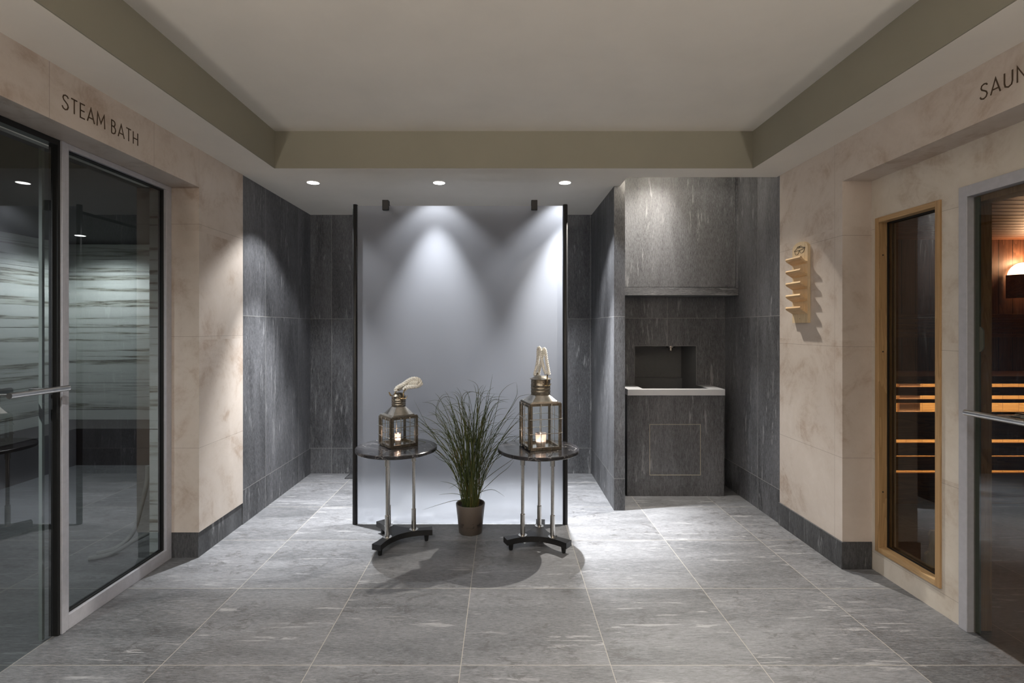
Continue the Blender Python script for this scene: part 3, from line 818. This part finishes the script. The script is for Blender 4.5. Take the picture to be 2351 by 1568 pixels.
def rope_small(t, c0, zt):
    Y = c0.y; A = lambda x, y, dy=0.0: at(x, y, Y+dy)
    pa = [A(908.5, 898, -0.01), A(911, 892, -0.01), A(918, 887), A(927, 882), A(938, 874), A(949, 869.8), A(960, 871.5, 0.01), A(965.5, 879, 0.012),
          A(963.5, 884, 0.01), A(955, 887, -0.012), A(944, 888, -0.022), A(934, 889.5, -0.02), A(927, 895.5, -0.02)]
    bm = B(); tube(bm, smooth_path(pa, 22), 0.0135, 30, lobes=3, twist=150, depth=0.2); ent('rope_handle', bm, M['rope'], t, True, ang=75)
    pb = [A(913, 895, 0.012), A(922, 889.5, 0.02), A(934, 883, 0.02), A(947, 878, -0.004), A(960, 879, -0.006)]
    bm = B(); tube(bm, smooth_path(pb, 22), 0.0135, 30, lobes=3, twist=150, depth=0.2); ent('rope_handle', bm, M['rope'], t, True, ang=75)
    bm = B(); tube(bm, smooth_path([A(905.5, 904, -0.02), A(910, 897.5, -0.016), A(915, 893.5, -0.018)], 5), 0.0034, 10); ent('bail', bm, M['brass'], t, True)
    bm = B(); tube(bm, smooth_path([A(926, 914, -0.047), A(926.3, 905, -0.044), A(927.5, 898, -0.034), A(930.5, 893, -0.034)], 5), 0.0038, 10)
    ent('bail', bm, M['brass'], t, True)
    hook(t, A(925.5, 914.5, -0.047), (1, 0.15, 0)); 
    bm = B(); tube(bm, smooth_path([A(899, 909, 0.0), A(896, 906, 0), A(893, 900, 0)], 5), 0.0055, 10, rfun=lambda u: 1.0-0.7*abs(u-0.4)); ent('hook', bm, M['brass'], t, True)

def rope_tall(t, c0, zt):
    Y = c0.y; A = lambda x, y, dy=0.0: at(x, y, Y+dy)
    r = 0.0098
    a = [A(1231, 862, 0.02), A(1228, 858, 0.03), A(1232, 842, 0.03), A(1235, 822, 0.02), A(1235.5, 803, 0.0), A(1238, 798, -0.01), A(1241, 804, -0.02), A(1243, 822, -0.03), A(1248, 844, -0.04), A(1254, 860, -0.05)]
    b = [A(1236, 862, 0.045), A(1238, 850, 0.045), A(1242, 832, 0.02), A(1246.5, 812, 0.0), A(1249, 801, -0.005), A(1252, 805, -0.02), A(1254.5, 824, -0.03), A(1258, 844, -0.04), A(1261, 861, -0.05)]
    for p in (a, b):
        bm = B(); tube(bm, smooth_path(p, 22), r, 30, lobes=3, twist=175, depth=0.2); ent('rope_handle', bm, M['rope'], t, True, ang=75)
    bm = B()
    tube(bm, smooth_path([A(1230, 867, 0.03), A(1231, 863, 0.03), A(1234, 856, 0.03)], 5), 0.0034, 10); ent('bail', bm, M['brass'], t, True)
    bm = B(); tube(bm, smooth_path([A(1255.5, 884, -0.068), A(1256, 876, -0.068), A(1256.5, 866, -0.062), A(1257, 860, -0.06)], 5), 0.0038, 10)
    ent('bail', bm, M['brass'], t, True)
    hook(t, A(1255.5, 885, -0.066), (1, 0.12, 0), 0.012)

lantern('small square metal lantern with a folded-over rope handle, on the left side table', (-0.665, 3.238), 37.5, 0.180, 0.189, 0.138, 0.046, 0.0435, 0.064,
        rope_small, (0.00, -0.02, 0.021, 0.072, 'small lit candle glass inside the small lantern', 0.035))
lantern('tall square metal lantern with upright rope loops, on the right side table', (0.235, 3.181), 15.5, 0.202, 0.283, 0.160, 0.034, 0.060, 0.096,
        rope_tall, (0.0, -0.02, 0.034, 0.085, 'lit candle glass inside the tall lantern', 0.06))

# ------------------------------------------------------------------ potted grass
PX, PY = -0.216, 3.368
pl = thing('potted_grass', 'tall green ornamental grass in a taupe pot between the two side tables', 'potted plant', (PX, PY, 0))
bm = B()
lathe(bm, [(0.072, 0.0), (0.076, 0.004), (0.096, 0.190), (0.094, 0.193), (0.088, 0.190), (0.070, 0.02), (0.0, 0.02)][:6], (PX, PY, 0), 48)
ent('pot', bm, M['potg'], pl, True, ang=40)
bm = B(); lathe(bm, [(0.083, 0.15), (0.0845, 0.166), (0.03, 0.172), (0.002, 0.172)], (PX, PY, 0), 32); ent('soil', bm, M['soil'], pl)
bm = B()
def blade(pts, w):
    P = smooth_path(pts, 6); n = len(P)
    tube(bm, P, w, 3, rfun=lambda u: (0.75+0.5*u if u < 0.4 else 0.95*(1-((u-0.4)/0.6)**2.2)+0.06))
rnd = random.Random(11)
for i in range(175):
    a = rnd.uniform(0, 2*PI); r0 = 0.055*math.sqrt(rnd.random())
    b = Vector((PX+r0*math.cos(a), PY+r0*math.sin(a), 0.165))
    L = rnd.uniform(0.45, 0.84)
    lean = rnd.gauss(0, 0.125)
    ly = rnd.gauss(0.0, 0.07)
    lean = max(-0.36, min(0.36, lean)) + (b.x-PX)*1.6
    ly = max(-0.14, min(0.05, ly))
    L *= 1-0.55*abs(lean)
    droop = rnd.choice([0, 0, 0, 0.02, 0.05, 0.11])
    s_ = 1 if lean > 0 else -1
    tw = rnd.uniform(-0.02, 0.02)
    pts = [b, b+Vector((lean*0.15+tw*0.3, ly*0.15, L*0.32)), b+Vector((lean*0.45+tw, ly*0.5, L*0.66)), b+Vector((lean*0.82+s_*droop*0.5, ly*0.85, L*0.92)), b+Vector((lean+s_*(0.015+droop*1.3), ly, L*(1.0-droop*0.8)))]
    blade(pts, rnd.uniform(0.0015, 0.0026))
# stray blades read off the photograph
Y0 = PY
def S(lst, dy=0.0, w=0.0019):
    blade([Vector((PX+(lst[0][0]-1080)/1167*Y0*0.5, PY, 0.17))] + [at(x, y, Y0+dy*(k+1)/len(lst)) for k, (x, y) in enumerate(lst)], w)
S([(1062, 1152), (1045, 1149), (1010, 1158), (970, 1171)], -0.04)
S([(1062, 1140), (1040, 1133), (1007, 1136)]); S([(1063, 1135), (1045, 1115), (1028, 1108), (1010, 1105)])
S([(1066, 1130), (1050, 1108), (1036, 1094)]); S([(1064, 1128), (1055, 1110), (1030, 1122)])
S([(1098, 1135), (1115, 1126), (1135, 1125), (1159, 1140)]); S([(1100, 1135), (1140, 1095), (1165, 1075), (1181, 1056)], -0.08)
S([(1098, 1120), (1115, 1100), (1140, 1080), (1180, 1052), (1192, 1040)], -0.05)
S([(1105, 1060), (1130, 1035), (1165, 1012), (1190, 1000)], 0.03)
S([(1045, 1080), (1030, 1065), (1010, 1055), (992, 1042)]); S([(1048, 1070), (1028, 1055), (1000, 1048), (995, 1056)][:3])
S([(1060, 1090), (1010, 1022), (985, 985), (970, 957), (950, 917)], -0.02); S([(1050, 1070), (1005, 1005), (975, 978), (960, 966)], -0.03)
S([(1058, 1080), (1015, 1030), (990, 990), (965, 970), (947, 968), (938, 990)], -0.05)
S([(1060, 1070), (1035, 1010), (1005, 975), (975, 958), (965, 955)], 0.02)
S([(1065, 1090), (1030, 1000), (1003, 960), (1003, 930), (1015, 908), (1031, 904)]); S([(1066, 1080), (1040, 1000), (1025, 960), (1005, 935), (1018, 912), (1042, 915), (1055, 935)])
S([(1070, 1080), (1050, 990), (1035, 950), (1012, 925)]); S([(1072, 1080), (1060, 980), (1065, 920), (1075, 902), (1090, 900), (1110, 912), (1118, 925)])
S([(1075, 1080), (1068, 980), (1060, 930), (1064, 905), (1082, 899), (1100, 902), (1150, 905)])
S([(1095, 1080), (1125, 1000), (1142, 930), (1148, 905), (1165, 886), (1185, 877)], 0.0); S([(1098, 1080), (1140, 990), (1170, 940), (1186, 908), (1187, 890), (1185, 877)])
S([(1100, 1080), (1150, 975), (1175, 935), (1190, 912), (1210, 906), (1222, 905)], 0.05); S([(1098, 1090), (1130, 1000), (1160, 960), (1187, 933)])
S([(1098, 1090), (1125, 1000), (1152, 965), (1185, 955)]); S([(1090, 1080), (1105, 980), (1120, 920), (1131, 858)], 0, 0.003)
S([(1085, 1080), (1095, 970), (1098, 900), (1092, 880), (1072, 871)]); S([(1090, 1080), (1108, 960), (1125, 915), (1166, 912)])
ent('foliage', bm, M['grass'], pl)

# ------------------------------------------------------------------ downlights
def downlight(x, y, zc, label, group, power, col=(0.97, 0.985, 1.0), cone=106, blend=0.7, aim=None, disc=14, power_n=0):
    t = thing('ceiling_downlight', label, 'ceiling light', (x, y, zc), group)
    bm = B(); lathe(bm, [(0.047, -0.003), (0.050, -0.0025), (0.050, -0.0002), (0.042, -0.0002), (0.042, -0.003)], (x, y, zc), 40, caps=False)
    ent('trim_ring', bm, M['ceil'], t, True)
    bm = B(); lathe(bm, [(0.0415, -0.0022), (0.0415, -0.0004)], (x, y, zc), 40); ent('diffuser', bm, emis('downlight_glow', col, disc), t)
    l = bpy.data.lights.new('downlight_lamp', 'SPOT'); l.energy = power; l.color = col
    l.spot_size = math.radians(cone); l.spot_blend = blend; l.shadow_soft_size = 0.018
    if power_n:      # narrow-beam reflector: intensity falls with the angle from straight down
        l.use_nodes = True; lt = l.node_tree; em = lt.nodes['Emission']
        ge = lt.nodes.new('ShaderNodeNewGeometry'); sx = lt.nodes.new('ShaderNodeSeparateXYZ'); lt.links.new(ge.outputs['Incoming'], sx.inputs[0])
        ab = lt.nodes.new('ShaderNodeMath'); ab.operation = 'ABSOLUTE'; lt.links.new(sx.outputs[2], ab.inputs[0])
        pw = lt.nodes.new('ShaderNodeMapRange'); pw.interpolation_type = 'SMOOTHSTEP'; lt.links.new(ab.outputs[0], pw.inputs[0])
        for i_, v_ in ((1, 0.88), (2, 0.985), (3, 0.09), (4, 1.0)): pw.inputs[i_].default_value = v_
        lt.links.new(pw.outputs[0], em.inputs['Strength'])
    o = bpy.data.objects.new('downlight_lamp', l); COL.objects.link(o); o.location = (0, 0, -0.012); o.parent = t
    if aim:
        d = Vector(aim)-Vector((x, y, zc)); o.rotation_euler = d.to_track_quat('-Z', 'Y').to_euler()
    return t
GR = 'downlights over the frosted screen'
P0 = 470
dl = dict(cone=100, blend=0.45, power_n=1)
downlight(-1.371, 3.669, CZ, 'round ceiling downlight left of the frosted screen', GR, P0, **dl)
downlight(-0.462, 3.672, CZ, 'round ceiling downlight above the middle of the frosted screen', GR, P0*0.75, **dl)
downlight(0.4465, 3.669, CZ, 'round ceiling downlight above the right post of the screen', GR, P0*1.45, **dl)
warm = (1.0, 0.96, 0.92)
GH = 'added fill downlights of the hall ceiling, out of frame'
for (x, y, p) in ((-0.75, 0.9, 75), (0.75, 0.9, 22), (-0.75, -1.4, 50), (0.75, -1.4, 30)):  # fill downlights added out of frame to lift the floor and ceiling brightness
    downlight(x, y, cz1, 'added round fill downlight in the raised hall ceiling, out of frame', GH, p, warm, 150, 0.8)
downlight(1.42, 3.93, NCZ, 'adjustable downlight in the raised ceiling over the stone wall cabinet', 'niche downlight', 310, (1.0, 0.94, 0.85), 96, 1.0, aim=(0.30, 2.80, 0.0))
for (x, y, sg) in ((XL+0.001, -0.6, 1), (XR-0.001, -0.6, -1), (XL+0.001, -2.2, 1), (XR-0.001, -2.2, -1)):  # uplighters added behind the camera to brighten the ceiling
    t = thing('fill_sconce', 'added bowl-shaped fill uplighter on the limestone wall behind the viewer', 'added fill lamp', (x, y, 1.80), 'added hall fill uplighters')
    bm = B(); pr = [(0.03, -0.10), (0.07, -0.06), (0.10, 0.0), (0.095, 0.0), (0.065, -0.055), (0.026, -0.092)]
    n_ = 17; rings = [[bm.verts.new((x+sg*r*math.sin(PI*k/(n_-1)), y-r*math.cos(PI*k/(n_-1)), 1.80+z)) for k in range(n_)] for r, z in pr]
    for a_, b_ in zip(rings, rings[1:]):
        for k in range(n_-1): bm.faces.new((a_[k], a_[k+1], b_[k+1], b_[k]))
    ent('bowl', bm, M['alu'], t, True)
    l = bpy.data.lights.new('fill_uplight', 'SPOT'); l.energy = 120; l.color = (1, 0.93, 0.84); l.spot_size = math.radians(150); l.spot_blend = 0.9; l.shadow_soft_size = 0.05
    o = bpy.data.objects.new('fill_uplight', l); COL.objects.link(o); o.parent = t; o.location = (sg*0.06, 0, 0.01)
    o.rotation_euler = Vector((sg*0.35, 0.45, 1)).to_track_quat('-Z', 'Y').to_euler()
# steam bath ceiling spot
downlight(-4.16, 5.0, 2.26, 'small bright spot in the dark steam bath ceiling', 'steam bath spot', 60, (0.95, 1.0, 1.0), 150, 0.7)
downlight(-2.6, 0.8, 2.26, 'added unseen fill spot in the steam bath ceiling, lighting the marble jamb', 'steam bath spot', 170, (0.97, 1.0, 1.0), 165, 0.5, disc=2)  # extra spot out of view, added to light the marble jamb strip
# sauna lamp light
l = bpy.data.lights.new('lamp_light', 'POINT'); l.energy = 8; l.color = (1.0, 0.62, 0.38); l.shadow_soft_size = 0.04
o = bpy.data.objects.new('lamp_light', l); COL.objects.link(o); o.location = (0.0, -0.07, 0.10); o.parent = shade

# ------------------------------------------------------------------ lettering
STROKES = {
 'S': (0.58, [[(0.55, 0.86), (0.46, 0.97), (0.30, 1.0), (0.14, 0.93), (0.09, 0.78), (0.16, 0.64), (0.32, 0.54), (0.48, 0.42), (0.54, 0.26), (0.46, 0.08), (0.28, 0.0), (0.10, 0.06), (0.02, 0.20)]]),
 'T': (0.58, [[(0.02, 1.0), (0.56, 1.0)], [(0.29, 1.0), (0.29, 0.0)]]),
 'E': (0.50, [[(0.48, 1.0), (0.06, 1.0), (0.06, 0.0), (0.48, 0.0)], [(0.06, 0.52), (0.44, 0.52)]]),
 'A': (0.72, [[(0.02, 0.0), (0.36, 1.0), (0.70, 0.0)], [(0.16, 0.30), (0.56, 0.30)]]),
 'M': (0.86, [[(0.04, 0.0), (0.10, 1.0), (0.43, 0.30), (0.76, 1.0), (0.82, 0.0)]]),
 'B': (0.56, [[(0.06, 0.0), (0.06, 1.0), (0.26, 1.0), (0.40, 0.93), (0.44, 0.78), (0.38, 0.62), (0.24, 0.56), (0.06, 0.56)], [(0.24, 0.56), (0.42, 0.48), (0.50, 0.30), (0.42, 0.08), (0.26, 0.0), (0.06, 0.0)]]),
 'H': (0.66, [[(0.06, 0.0), (0.06, 1.0)], [(0.60, 0.0), (0.60, 1.0)], [(0.06, 0.48), (0.60, 0.48)]]),
 'U': (0.66, [[(0.06, 1.0), (0.06, 0.32), (0.12, 0.10), (0.33, 0.0), (0.54, 0.10), (0.60, 0.32), (0.60, 1.0)]]),
 'N': (0.70, [[(0.06, 0.0), (0.06, 1.0), (0.64, 0.0), (0.64, 1.0)]]),
}
def ribbon(bm, pts, w, O, e, up, n, th):
    P = [Vector((p[0], p[1])) for p in pts]; L = []; R = []
    for i, p in enumerate(P):
        d0 = (P[i]-P[i-1]).normalized() if i else None
        d1 = (P[i+1]-P[i]).normalized() if i < len(P)-1 else None
        d = d1 if d0 is None else d0 if d1 is None else (d0+d1).normalized()
        if d.length < 0.1: d = d1
        nn = Vector((-d.y, d.x)); k = 1.0
        if d0 is not None and d1 is not None:
            k = 1/max(0.35, abs(nn.dot(Vector((-d1.y, d1.x)))))
        L.append(p+nn*w/2*k); R.append(p-nn*w/2*k)
    W = lambda q: O+e*q.x+up*q.y
    for i in range(len(P)-1):
        prism(bm, [W(L[i]), W(L[i+1]), W(R[i+1]), W(R[i])], n*th)
def lettering(word, O, e, n, H, total, label):
    t = thing('lettering', label, 'lettering', tuple(O))
    adv = sum((0.42 if ch == ' ' else STROKES[ch][0]+0.20) for ch in word)-0.20
    k = total/adv; x = 0; up = Vector((0,0,1))
    for ch in word:
        if ch == ' ': x += 0.42; continue
        w, st = STROKES[ch]; bm = B()
        for s_ in st:
            ribbon(bm, [((x+a)*k, b*H) for a, b in s_], 0.0052, O, e, up, n, 0.0012)
        ent('letter', bm, M['textc'], t); x += w+0.20
lettering('STEAM BATH', Vector((XL+0.0002, 2.056, 2.240)), Vector((0, 1, 0)), Vector((1, 0, 0)), 0.059, 0.430, 'dark engraved STEAM BATH lettering on the left limestone lintel')
lettering('SAUNA', Vector((XR-0.0002, 2.030, 2.258)), Vector((0, -1, 0)), Vector((-1, 0, 0)), 0.058, 0.236, 'dark engraved SAUNA lettering on the right limestone lintel')

# ------------------------------------------------------------------ eyeglasses rack
rk = thing('eyeglasses_rack', 'light wooden five-shelf eyeglasses rack on the right limestone wall', 'wall rack', (XR, 3.235, 1.38))
y0, y1 = 3.150, 3.316; xb0, xb1 = XR-0.018, XR-0.0005
zt = 1.855
pts = [(xb0, y0, 1.382), (xb0, y1, 1.382), (xb0, y1, zt)] + [(xb0, (y0+y1)/2+0.083*math.cos(a), zt+0.042*math.sin(a)) for a in [PI*i/16 for i in range(1, 16)]] + [(xb0, y0, zt)]
bm = B(); prism(bm, pts, (xb1-xb0, 0, 0)); ent('backboard', bm, M['pine'], rk)
prof = [(0.0, 0.0), (0.041, 0.026), (0.047, 0.037), (0.043, 0.046), (0.036, 0.044), (0.031, 0.034), (0.014, 0.017), (0.0, 0.014)]
for k in range(5):
    z = 1.752-0.0782*k
    bm = B(); prism(bm, [(xb0-0.0003-u, y0+0.002, z+v) for u, v in prof], (0, y1-y0-0.004, 0)); ent('shelf', bm, M['pine_s'], rk)
bm = B()
def G(u, v): return Vector((xb0-0.001, y1-0.022-u*0.118, 1.824+v*0.052))
def line(ps, r=0.0011, n=5): tube(bm, smooth_path([G(*p) for p in ps], n), r, 6)
line([(0.06, 0.34), (0.20, 0.40), (0.42, 0.38), (0.45, 0.28), (0.40, 0.02), (0.25, -0.08), (0.12, 0.0), (0.06, 0.34)])
line([(0.52, 0.38), (0.70, 0.44), (0.92, 0.50), (0.94, 0.38), (0.86, 0.10), (0.70, 0.02), (0.58, 0.08), (0.52, 0.38)])
line([(0.43, 0.34), (0.48, 0.40), (0.53, 0.36)], 0.0014)
line([(0.06, 0.34), (0.02, 0.42), (0.20, 0.62), (0.34, 0.86), (0.48, 0.88), (0.60, 0.70)]); line([(0.94, 0.46), (0.98, 0.60), (0.78, 0.70), (0.62, 0.90), (0.50, 0.82), (0.44, 0.66)])
line([(0.30, 0.76), (0.55, 0.74), (0.95, 0.58)])
ent('eyeglasses_drawing', bm, M['black'], rk)
bm = B(); tube(bm, [(xb0, 3.232, 1.408), (xb0-0.001, 3.232, 1.408)], 0.002, 8); ent('screw', bm, M['gasket'], rk)

# ------------------------------------------------------------------ hose in the steam bath
bm = B()
tube(bm, smooth_path([(-2.195, 3.14, 0.50), (-2.20, 3.14, 0.40), (-2.235, 3.14, 0.25), (-2.27, 3.12, 0.10), (-2.32, 3.06, 0.030), (-2.40, 3.00, 0.016)], 10), 0.013, 14)
tube(bm, smooth_path([(-2.16, 3.12, 0.10), (-2.24, 3.10, 0.06), (-2.31, 3.00, 0.018), (-2.40, 2.94, 0.016)], 10), 0.013, 14)
o = ent('water_hose', bm, M['hose'], None, True); tag(o, 'white water hose lying on the steam bath floor behind the window', 'hose')

# ------------------------------------------------------------------ camera, world, view
cam = bpy.data.cameras.new('camera'); co = bpy.data.objects.new('camera', cam); COL.objects.link(co)
co.location = (0, 0, 1.35); co.rotation_euler = (PI/2, 0, 0)
cam.sensor_width = 36; cam.lens = 1167/2351*36
cam.shift_x = (1175.5-1155)/2351; cam.shift_y = -(784-753)/2351
cam.clip_start = 0.05
SC.camera = co
w = bpy.data.worlds.new('world'); SC.world = w; w.use_nodes = True
w.node_tree.nodes['Background'].inputs[0].default_value = (0.02, 0.02, 0.02, 1)
SC.view_settings.view_transform = 'Standard'; SC.view_settings.look = 'None'
SC.view_settings.exposure = 0.55; SC.view_settings.gamma = 1
cy = SC.cycles
cy.max_bounces = 10; cy.diffuse_bounces = 6; cy.glossy_bounces = 5; cy.transmission_bounces = 6; cy.transparent_max_bounces = 24
cy.caustics_reflective = False; cy.caustics_refractive = False
cy.sample_clamp_indirect = 4.0; cy.use_denoising = True; cy.use_adaptive_sampling = True; cy.adaptive_threshold = 0.02
